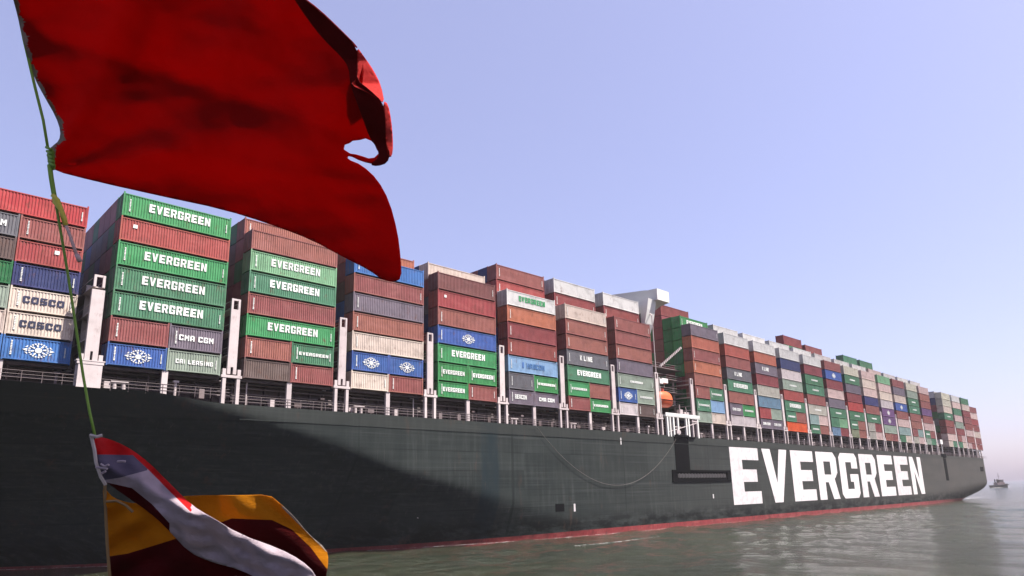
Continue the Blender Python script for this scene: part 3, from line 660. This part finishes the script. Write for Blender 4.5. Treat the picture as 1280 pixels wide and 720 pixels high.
# ------------------------------------------------------------------ sagging rope on the side
a, b = Vector((84.5, -.35, 18.9)), Vector((127.2, -.35, 18.0)); pts = []
for k in range(41):
    t = k/40; q = a.lerp(b, t); q.z -= 9.8*(1-(2*t-1)**2); pts.append(q)
mb = MB(); mb.tube(pts, .035, 6); M_ROPE = paint('worn_rope', (.16, .14, .13), .8, .5)
tag(mb.obj('mooring_rope', [M_ROPE]), 'long thin rope sagging down the ship\'s side left of the gangway', 'rope')
# ------------------------------------------------------------------ foam along the waterline and at the stern
B = NB('foam'); p = B.pos(); B.b.inputs['Base Color'].default_value = (.82, .80, .76, 1); B.b.inputs['Roughness'].default_value = .9
tr = B.n('ShaderNodeBsdfTransparent'); mx = B.n('ShaderNodeMixShader')
fac = B.ramp(B.noise(B.map(p, (.5, 1.2, 1)), 1.3, 6, .7), .47, .56)
uvn = B.n('ShaderNodeVertexColor'); uvn.layer_name = 'fade'
fac = B.math('MULTIPLY', B.ramp(B.math('ADD', B.noise(B.map(p, (.5, 1.6, 1)), 1.2, 8, .8), uvn.outputs[0]), 1.03, 1.24), .85)
B.l(fac, mx.inputs[0]); B.l(tr.outputs[0], mx.inputs[1]); B.l(B.b.outputs[0], mx.inputs[2]); B.l(mx.outputs[0], B.o.inputs[0])
def foam(name, path, n, seed):
    """path(t)->(x,y_near,y_far,strength)"""
    V = []; Fc = []; A = []; M = 8
    for i in range(n+1):
        x, ya, yb, s = path(i/n)
        for j in range(M+1):
            v = j/M; V.append((x, ya+(yb-ya)*v, .10)); A.append(s*(1-abs(2*v-1)**1.5))
    for i in range(n):
        for j in range(M): q = i*(M+1)+j; Fc.append((q, q+M+1, q+M+2, q+1))
    o = mesh_obj(name, V, Fc, B.m); at = o.data.color_attributes.new('fade', 'FLOAT_COLOR', 'POINT')
    for k, s in enumerate(A): at.data[k].color = (s, s, s, 1)
    o['kind'] = 'stuff'; o['label'] = 'white broken foam on the water beside the hull'; return o
foam('foam', lambda t: (12+t*120, inset(12+t*120, 0)-1.4-1.6*(1-t), inset(12+t*120, 0)+.3, .62-.04*t), 160, 1)
foam('foam', lambda t: (130+t*150, -1.3, +.3, .56), 120, 2)
foam('foam', lambda t: (352+t*150, 0-10*t, 14+30*t, .62-.2*t), 60, 3)
foam('foam', lambda t: (78+t*22, -15.5-1.2*math.sin(t*5), -12.0, .56), 60, 4)
foam('foam', lambda t: (960+t*60, 108, 128, .9), 20, 5)
# ------------------------------------------------------------------ tug
TG = tag(empty('tugboat', (985, 118, 0)), 'small dark tugboat with tall mast far off behind the stern', 'tugboat')
TG.rotation_euler = (0, 0, R(-38)); TG.scale = (.85, 1.05, 1.1)
M_TH = paint('dark_tug_hull', (.008, .007, .01), .8, .1, (.02, .01, .01), .05); M_TC = paint('tug_cabin_paint', (.22, .15, .15), .5)
V = []; Fc = []
for i in range(13):
    t = i/12; x = -12+24*t; w = 4.2*min(1, (1-t)*2.6+.05)**.6*(.85+.15*min(1, t*4)); sh = 2.6+1.6*t**2
    V += [(x, -w*.7, -.6), (x, -w, sh), (x, w, sh), (x, w*.7, -.6)]
for i in range(12):
    a = i*4; Fc += [(a, a+4, a+5, a+1), (a+1, a+5, a+6, a+2), (a+2, a+6, a+7, a+3)]
Fc += [(0, 1, 2, 3), (51, 50, 49, 48)]
mesh_obj('hull', V, Fc, M_TH, TG)
mb = MB(); mb.box(-5, 6, -2.9, 2.9, 2.4, 5.4); mb.box(-1, 5, -2.3, 2.3, 5.4, 8); mb.box(-1.4, 5.4, -2.6, 2.6, 8, 8.3); cb = mb.obj('wheelhouse', [M_TC], TG)
mb = MB(); mb.box(-.8, 5.03, -2.33, 2.33, 6.4, 7.5); o = mb.obj('window', [M_GLASS]); o.parent = cb
mb = MB(); mb.bar((1, 0, 8.3), (1, 0, 16), .22, r2=.08); mb.bar((1, -1.6, 12), (1, 1.6, 12), .12); mb.bar((1, 0, 15), (-4.5, 0, 5.4), .07); mb.obj('mast', [M_TC], TG)
for s in (-1, 1): mb = MB(); mb.bar((-3.6, s*1.8, 5.4), (-3.6, s*1.8, 8.8), .6, 10); mb.obj('funnel', [M_TH], TG)
mb = MB()
for k in range(7): mb.bar((12.2-k*.1, -1.6+k*.5, 2.6), (12.2-k*.1, -1.6+k*.5, 3.4), .45, 8)
mb.obj('bow_fender', [M_BLACK], TG)
# ------------------------------------------------------------------ flags on the halyard
def cloth_mat(name, c, tr=.35, tc=None):
    c = tuple(v*.72 for v in c); tc = tuple(v*.8 for v in (tc or c))
    B = NB(name); p = B.pos()
    wv = B.noise(p, 9, 4); dirt = B.noise(p, 3.1, 5, .65)
    cr_ = B.noise(B.map(p, (1, 1, 2.5)), 14, 5, .7); base = B.mix(B.ramp(dirt, .42, .7, 0, .5), c, tuple(v*.5 for v in c)); B.l(base, B.b.inputs['Base Color'])
    B.b.inputs['Roughness'].default_value = .85; B.b.inputs['Specular IOR Level'].default_value = .12
    w2 = B.n('ShaderNodeTexWave'); w2.inputs['Scale'].default_value = 160; B.l(p, w2.inputs[0])
    B.bump(B.math('ADD', B.math('ADD', wv, B.math('MULTIPLY', cr_, .5)), B.math('MULTIPLY', w2.outputs[0], .05)), .035, .7)
    t = B.n('ShaderNodeBsdfTranslucent'); t.inputs[0].default_value = (*(tc or c), 1)
    mx = B.n('ShaderNodeMixShader'); mx.inputs[0].default_value = tr
    B.l(B.b.outputs[0], mx.inputs[1]); B.l(t.outputs[0], mx.inputs[2]); B.l(mx.outputs[0], B.o.inputs[0]); return B.m
def smooth_poly(pts, it=2):
    for _ in range(it):
        q = []
        for k in range(len(pts)):
            a, b = pts[k], pts[(k+1) % len(pts)]; q += [(a[0]*.75+b[0]*.25, a[1]*.75+b[1]*.25), (a[0]*.25+b[0]*.75, a[1]*.25+b[1]*.75)]
        pts = q
    return pts
def inside(x, y, poly):
    c = False; n = len(poly); j = n-1
    for i in range(n):
        xi, yi = poly[i]; xj, yj = poly[j]
        if (yi > y) != (yj > y) and x < (xj-xi)*(y-yi)/(yj-yi)+xi: c = not c
        j = i
    return c
def cloth(name, poly, zf, mats, step=5, matf=None, holes=(), thick=.0025, smooth=1, lines=()):
    poly = smooth_poly(poly, smooth); holes = [list(h) for h in holes]
    pts = []; edges = []
    def addloop(P):
        b = len(pts); Q = []
        for k in range(len(P)):
            a, c = P[k], P[(k+1) % len(P)]; n = max(1, int(math.hypot(c[0]-a[0], c[1]-a[1])/step))
            Q += [(a[0]+(c[0]-a[0])*s/n, a[1]+(c[1]-a[1])*s/n) for s in range(n)]
        pts.extend(Q); edges.extend([(b+k, b+(k+1) % len(Q)) for k in range(len(Q))])
    addloop(poly); [addloop(h) for h in holes]
    for Lp in lines:
        Q = []
        for a, c in zip(Lp[:-1], Lp[1:]):
            n = max(1, int(math.hypot(c[0]-a[0], c[1]-a[1])/3)); Q += [(a[0]+(c[0]-a[0])*s/n, a[1]+(c[1]-a[1])*s/n) for s in range(n)]
        Q.append(Lp[-1]); Q = [q for q in Q if inside(*q, poly)]
        b = len(pts); pts.extend(Q); edges.extend([(b+k, b+k+1) for k in range(len(Q)-1) if math.hypot(Q[k+1][0]-Q[k][0], Q[k+1][1]-Q[k][1]) < 5])
    X0, X1 = min(p[0] for p in poly), max(p[0] for p in poly); Y0, Y1 = min(p[1] for p in poly), max(p[1] for p in poly)
    row = 0; y = Y0
    while y < Y1:
        x = X0+(row % 2)*step/2
        while x < X1:
            if inside(x, y, poly) and not any(inside(x, y, h) for h in holes): pts.append((x, y))
            x += step
        y += step*.87; row += 1
    r = delaunay_2d_cdt([Vector(p) for p in pts], edges, [], 0, 1e-4)
    P2, F2 = r[0], r[2]; Fc = []; fm = []
    for f in F2:
        cx = sum(P2[v].x for v in f)/len(f); cy = sum(P2[v].y for v in f)/len(f)
        if inside(cx, cy, poly) and not any(inside(cx, cy, h) for h in holes): Fc.append(tuple(f)); fm.append(matf(cx, cy) if matf else 0)
    V = [fg(p.x, p.y, zf(p.x, p.y)) for p in P2]
    o = mesh_obj(name, V, Fc, mats, None, fm, True)
    md = o.modifiers.new('thickness', 'SOLIDIFY'); md.thickness = thick; md.offset = 0
    return o
M_RED = cloth_mat('red_flag_cloth', (.45, .002, .002), .45, (.56, .002, .002)); M_WHT = cloth_mat('white_flag_cloth', (.54, .44, .48), .22); M_YEL = cloth_mat('yellow_flag_cloth', (.80, .28, .007), .4)
M_HEM = cloth_mat('stained_hem_cloth', (.40, .33, .28), .2); M_MAR = cloth_mat('maroon_flag_cloth', (.085, .002, .003), .25); M_GRY = cloth_mat('grey_shaded_flag_cloth', (.13, .11, .16), .15)  # the grey is flag cloth with its shade put into the colour
def gs(d, w): return math.exp(-(d/w)**2)
def zred(x, y):
    b = 5.0+.0058*(.50*(y-110))+.10*math.sin(x*.008+.6)
    r = math.hypot(x-62, y-212); th = math.atan2(y-212, x-62)
    k = min(1, r/170)
    b += .040*k*math.sin(th*13+.4)*gs(th+.25, .9)+.055*k*math.sin(th*7.0-1.0+.004*r)
    b += .034*math.sin(x*.035+y*.022)*k + .020*math.sin(x*.02-y*.05+1.7)*k
    b += .035*noise.noise(Vector((x*.010, y*.016, 1)))+.016*noise.noise(Vector((x*.03, y*.045, 7)))
    b += .03*k*gs((y-75)-.32*(x-150), 16)-.022*k*gs((y-190)-.16*(x-200), 9)-.02*k*gs((y-128)+.10*(x-180), 12)
    b += .006*noise.noise(Vector((x*.07, y*.10, 3)))+.007*math.sin((y*.9-x*.28)*.16)*k*max(0, noise.noise(Vector((x*.012, y*.012, 5))))*2
    # hoist wrinkles
    b += .03*gs(x-(20+y*.2), 22)*math.sin(y*.09)
    return b
red_poly = [(-14, -90), (120, -72), (250, -40), (368, -8), (392, 14), (420, 40), (444, 62), (456, 82), (452, 112), (462, 140), (474, 152), (481, 176), (484, 196), (470, 206), (452, 202), (436, 194),
            (434, 199), (452, 206), (472, 224), (487, 252), (497, 290), (501, 322), (502, 348), (492, 353), (478, 350), (462, 338), (430, 322), (390, 300), (340, 281), (280, 262), (200, 245), (120, 227), (66, 213), (60, 203), (58, 190), (66, 182), (74, 176), (76, 164), (70, 146), (56, 122), (42, 96), (32, 62), (22, 20), (14, -10)]
hole = [(430, 187), (431, 181), (437, 179), (441, 176), (450, 175), (457, 173), (464, 176), (468, 180), (471, 187), (474, 191), (468, 197), (461, 198), (452, 195), (445, 193), (438, 192)]
hem_line = [(14, -10), (22, 20), (32, 62), (42, 96), (56, 122), (70, 146), (76, 164), (74, 176)]
def hemf(x, y):
    hx_ = interp(y, [(-90, -14), (-10, 14), (20, 22), (62, 32), (96, 42), (122, 56), (146, 70), (164, 76), (176, 74), (184, 65), (205, 62)])
    return 1 if x < hx_+5+2*math.sin(y*.3) else 0
RF = cloth('flag', red_poly, zred, [M_RED, M_HEM], 5, hemf, [hole], lines=[[(-5,-10),(19,-10),(27,20),(37,62),(47,96),(61,122),(75,146),(81,164),(79,176),(71,184),(67,205)]])
tag(RF, 'large torn red flag streaming from a green rope above the container ship', 'flag')
# the curled fly end: a doubled, shaded fold and the strips of it that face the sun
M_DBL = cloth_mat('red_flag_cloth_doubled_shaded', (.16, .002, .003), .04); M_FLAP = cloth_mat('red_flag_cloth_sunlit', (.62, .03, .025), .2)  # same red cloth: shade painted into the fold, sunlight into the strips
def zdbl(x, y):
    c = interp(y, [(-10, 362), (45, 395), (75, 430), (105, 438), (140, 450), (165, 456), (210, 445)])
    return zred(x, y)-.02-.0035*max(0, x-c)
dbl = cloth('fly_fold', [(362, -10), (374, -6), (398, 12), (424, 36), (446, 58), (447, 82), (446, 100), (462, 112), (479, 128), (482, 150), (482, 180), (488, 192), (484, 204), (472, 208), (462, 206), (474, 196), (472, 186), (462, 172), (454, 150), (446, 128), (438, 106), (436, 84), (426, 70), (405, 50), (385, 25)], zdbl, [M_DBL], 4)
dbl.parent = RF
def zflap(x, y):
    c = interp(y, [(50, 444), (105, 440), (128, 474), (200, 482)])
    return zdbl(c, y)-.05+.0095*(x-c)
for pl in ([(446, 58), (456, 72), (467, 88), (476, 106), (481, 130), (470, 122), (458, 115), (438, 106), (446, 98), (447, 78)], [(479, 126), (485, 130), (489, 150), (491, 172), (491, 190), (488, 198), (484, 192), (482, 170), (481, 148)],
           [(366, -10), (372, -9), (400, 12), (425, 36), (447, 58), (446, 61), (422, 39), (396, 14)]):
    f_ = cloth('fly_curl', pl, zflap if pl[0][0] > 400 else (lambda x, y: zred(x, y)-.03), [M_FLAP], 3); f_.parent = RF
mb = MB(); rp = lambda l: [fg(*q) for q in l]
mb.tube(rp([(-6, -110, 4.9), (16, -20, 4.93), (30, 50, 4.95), (44, 110, 4.97), (54, 150, 4.98), (60, 186, 4.98)]), .010, 8)
for k in range(5):                                       # knot and toggle
    mb.tube(rp([(58+k, 184+5*k, 4.97), (64+k, 187+5*k, 4.94), (67, 191+5*k, 4.98), (61, 192+5*k, 5.0)]), .011, 6)
mb.tube(rp([(62, 206, 4.97), (64, 222, 4.97), (67, 240, 4.97), (69, 250, 4.97)]), .016, 8)
mb.tube(rp([(68, 244, 4.97), (76, 290, 4.98), (86, 350, 5.0), (95, 410, 5.0), (104, 470, 5.0), (112, 515, 5.0), (119, 546, 5.0)]), .0095, 8)
M_GR = paint('green_halyard', (.26, .44, .07), .7, .6, (.55, .55, .2)); M_GR2 = paint('pale_green_line', (.25, .52, .25), .7, .3)
rope = mb.obj('signal_halyard', [M_GR], None, True); tag(rope, 'thin green rope with yellow knot holding the flags at the left', 'rope')
mb = MB()
for k in range(3): mb.tube(rp([(66+k, 244+4*k, 4.95), (72+2*k, 250+6*k, 4.94), (77+2*k, 264+5*k, 4.95), (80+k, 276+3*k, 4.95)]), .016, 6)
o = mb.obj('yellow_knot', [paint('yellow_rope', (.85, .78, .12), .7, .2)], rope, True)
mb = MB(); mb.tube(rp([(80, 276, 4.95), (86, 290, 4.95), (91, 305, 4.95), (97, 322, 4.95)]), .012, 6); mb.tube(rp([(96, 318, 4.95), (100, 327, 4.95)]), .018, 6)
o = mb.obj('rope_tail', [paint('pale_pink_rope', (.75, .55, .50), .7, .2)], rope, True)
# lower flags
def zwh(x, y):
    rx = interp(x, [(118, 572), (150, 592), (175, 602), (235, 641), (270, 650), (320, 682), (396, 716)])      # ridge
    d = y-rx
    b = 5.0+(.0050*-d if d < 0 else .0030*d)+.026*math.sin(x*.045+d*.05)+.020*math.sin(x*.13-d*.08)+.010*math.sin(x*.05+d*.33)*min(1, max(0, (x-150)/80))
    return b+.022*noise.noise(Vector((x*.03, y*.05, 4)))+.02*math.sin(x*.012)+.012*noise.noise(Vector((x*.09, y*.12, 8)))
up_line = [(118, 549), (130, 551), (165, 566), (200, 596), (242, 640), (300, 670), (350, 689), (392, 716)]
def whm(x, y):
    u = interp(x, [(118, 568), (166, 569), (186, 588), (236, 638), (239, 640)]) if x < 239 else -1
    if x < 239.5 and y < u: return 1
    if x < 184 and y < interp(x, [(118, 588), (130, 600), (150, 597), (184, 588)]) : return 2
    lo = interp(x, [(118, 596), (134, 601), (165, 608), (190, 628), (212, 652)])
    if x < 212 and y > lo+2: return 3
    return 0
WF = cloth('flag', [(117, 546), (130, 547), (148, 553), (166, 563), (186, 578), (210, 602), (240, 632), (262, 645), (300, 668), (350, 686), (376, 700), (394, 716), (396, 730), (330, 727), (300, 712), (262, 702), (236, 690), (212, 664), (196, 648), (178, 634), (160, 622), (138, 606), (128, 600), (122, 584), (118, 566)], zwh, [M_WHT, cloth_mat('bright_red_flag_cloth', (.62, .012, .012), .25), M_GRY, M_MAR], 3.5, whm, lines=[[(116, 568), (166, 569), (186, 588), (236, 638), (241, 642)], [(116, 588), (130, 600), (150, 597), (184, 588), (184, 586)], [(118, 598), (134, 603), (165, 610), (190, 630), (212, 654), (212, 660)]])
tag(WF, 'crumpled red and white flag folded across a yellow flag at lower left', 'flag')
mb = MB()
for pts_ in ([(126, 580, 4.95), (131, 583, 4.945), (136, 581, 4.94)], [(120, 584, 4.96), (128, 585, 4.95), (134, 586, 4.94)], [(147, 577, 4.95), (153, 576.5, 4.945), (157, 577, 4.95)], [(127, 592, 4.96), (132, 589, 4.95)]): mb = MB(); mb.tube(rp(pts_), .009, 5); mb.obj('flag_emblem', [M_WHT], WF)
mb = MB()
mb.tube(rp([(114, 545, 5.0), (118, 562, 5.0), (120, 578, 5.0), (126, 596, 5.0), (132, 606, 5.02)]), .012, 6); mb.tube(rp([(113, 544, 4.99), (121, 546, 4.98), (128, 544, 5)]), .012, 6)
mb.obj('hoist_rope', [paint('dirty_white_rope', (.62, .55, .50), .8, .4)], WF)
def zye(x, y):
    b = 5.16+.0058*.15*(y-620)+.028*math.sin((x*.6+y)*.05)+.016*math.sin(x*.08-y*.11)
    b += .025*gs(x-160, 40)*math.sin((x*.5+y)*.16)+.018*noise.noise(Vector((x*.025, y*.03, 9)))
    if x > 335: b += .0009*(x-335)**1.15
    return b
def yem(x, y):
    l = interp(x, [(128, 697), (160, 692), (215, 675), (290, 648), (340, 650), (365, 662), (388, 684), (415, 720)])
    if x > 352 and y < interp(x, [(352, 634), (390, 672), (412, 694)]): return 2
    return 0 if y < l else 1
YF = cloth('flag', [(128, 602), (136, 618), (150, 626), (170, 630), (200, 624), (240, 619), (300, 619), (336, 618), (350, 629), (368, 646), (386, 668), (408, 686), (411, 700), (407, 726), (398, 760), (250, 775), (140, 770), (134, 700), (131, 650)], zye, [M_YEL, M_MAR, M_HEM], 4, yem, lines=[[(126, 697), (160, 692), (215, 675), (290, 648), (340, 650), (365, 662), (388, 684), (415, 720)], [(352, 628), (352, 634), (390, 672), (412, 694)]])
tag(YF, 'yellow and maroon flag hanging lowest on the rope, behind a white flag', 'flag')
mb = MB(); mb.tube(rp([(131, 606, 5.12), (132, 640, 5.12), (134, 680, 5.12), (137, 720, 5.12), (140, 775, 5.12)]), .012, 6); mb.tube(rp([(133, 627, 5.1), (146, 626, 5.09), (158, 632, 5.08), (166, 640, 5.08)]), .01, 5)
mb.obj('hoist_rope', [paint('tan_rope', (.26, .15, .07), .8, .4)], YF)
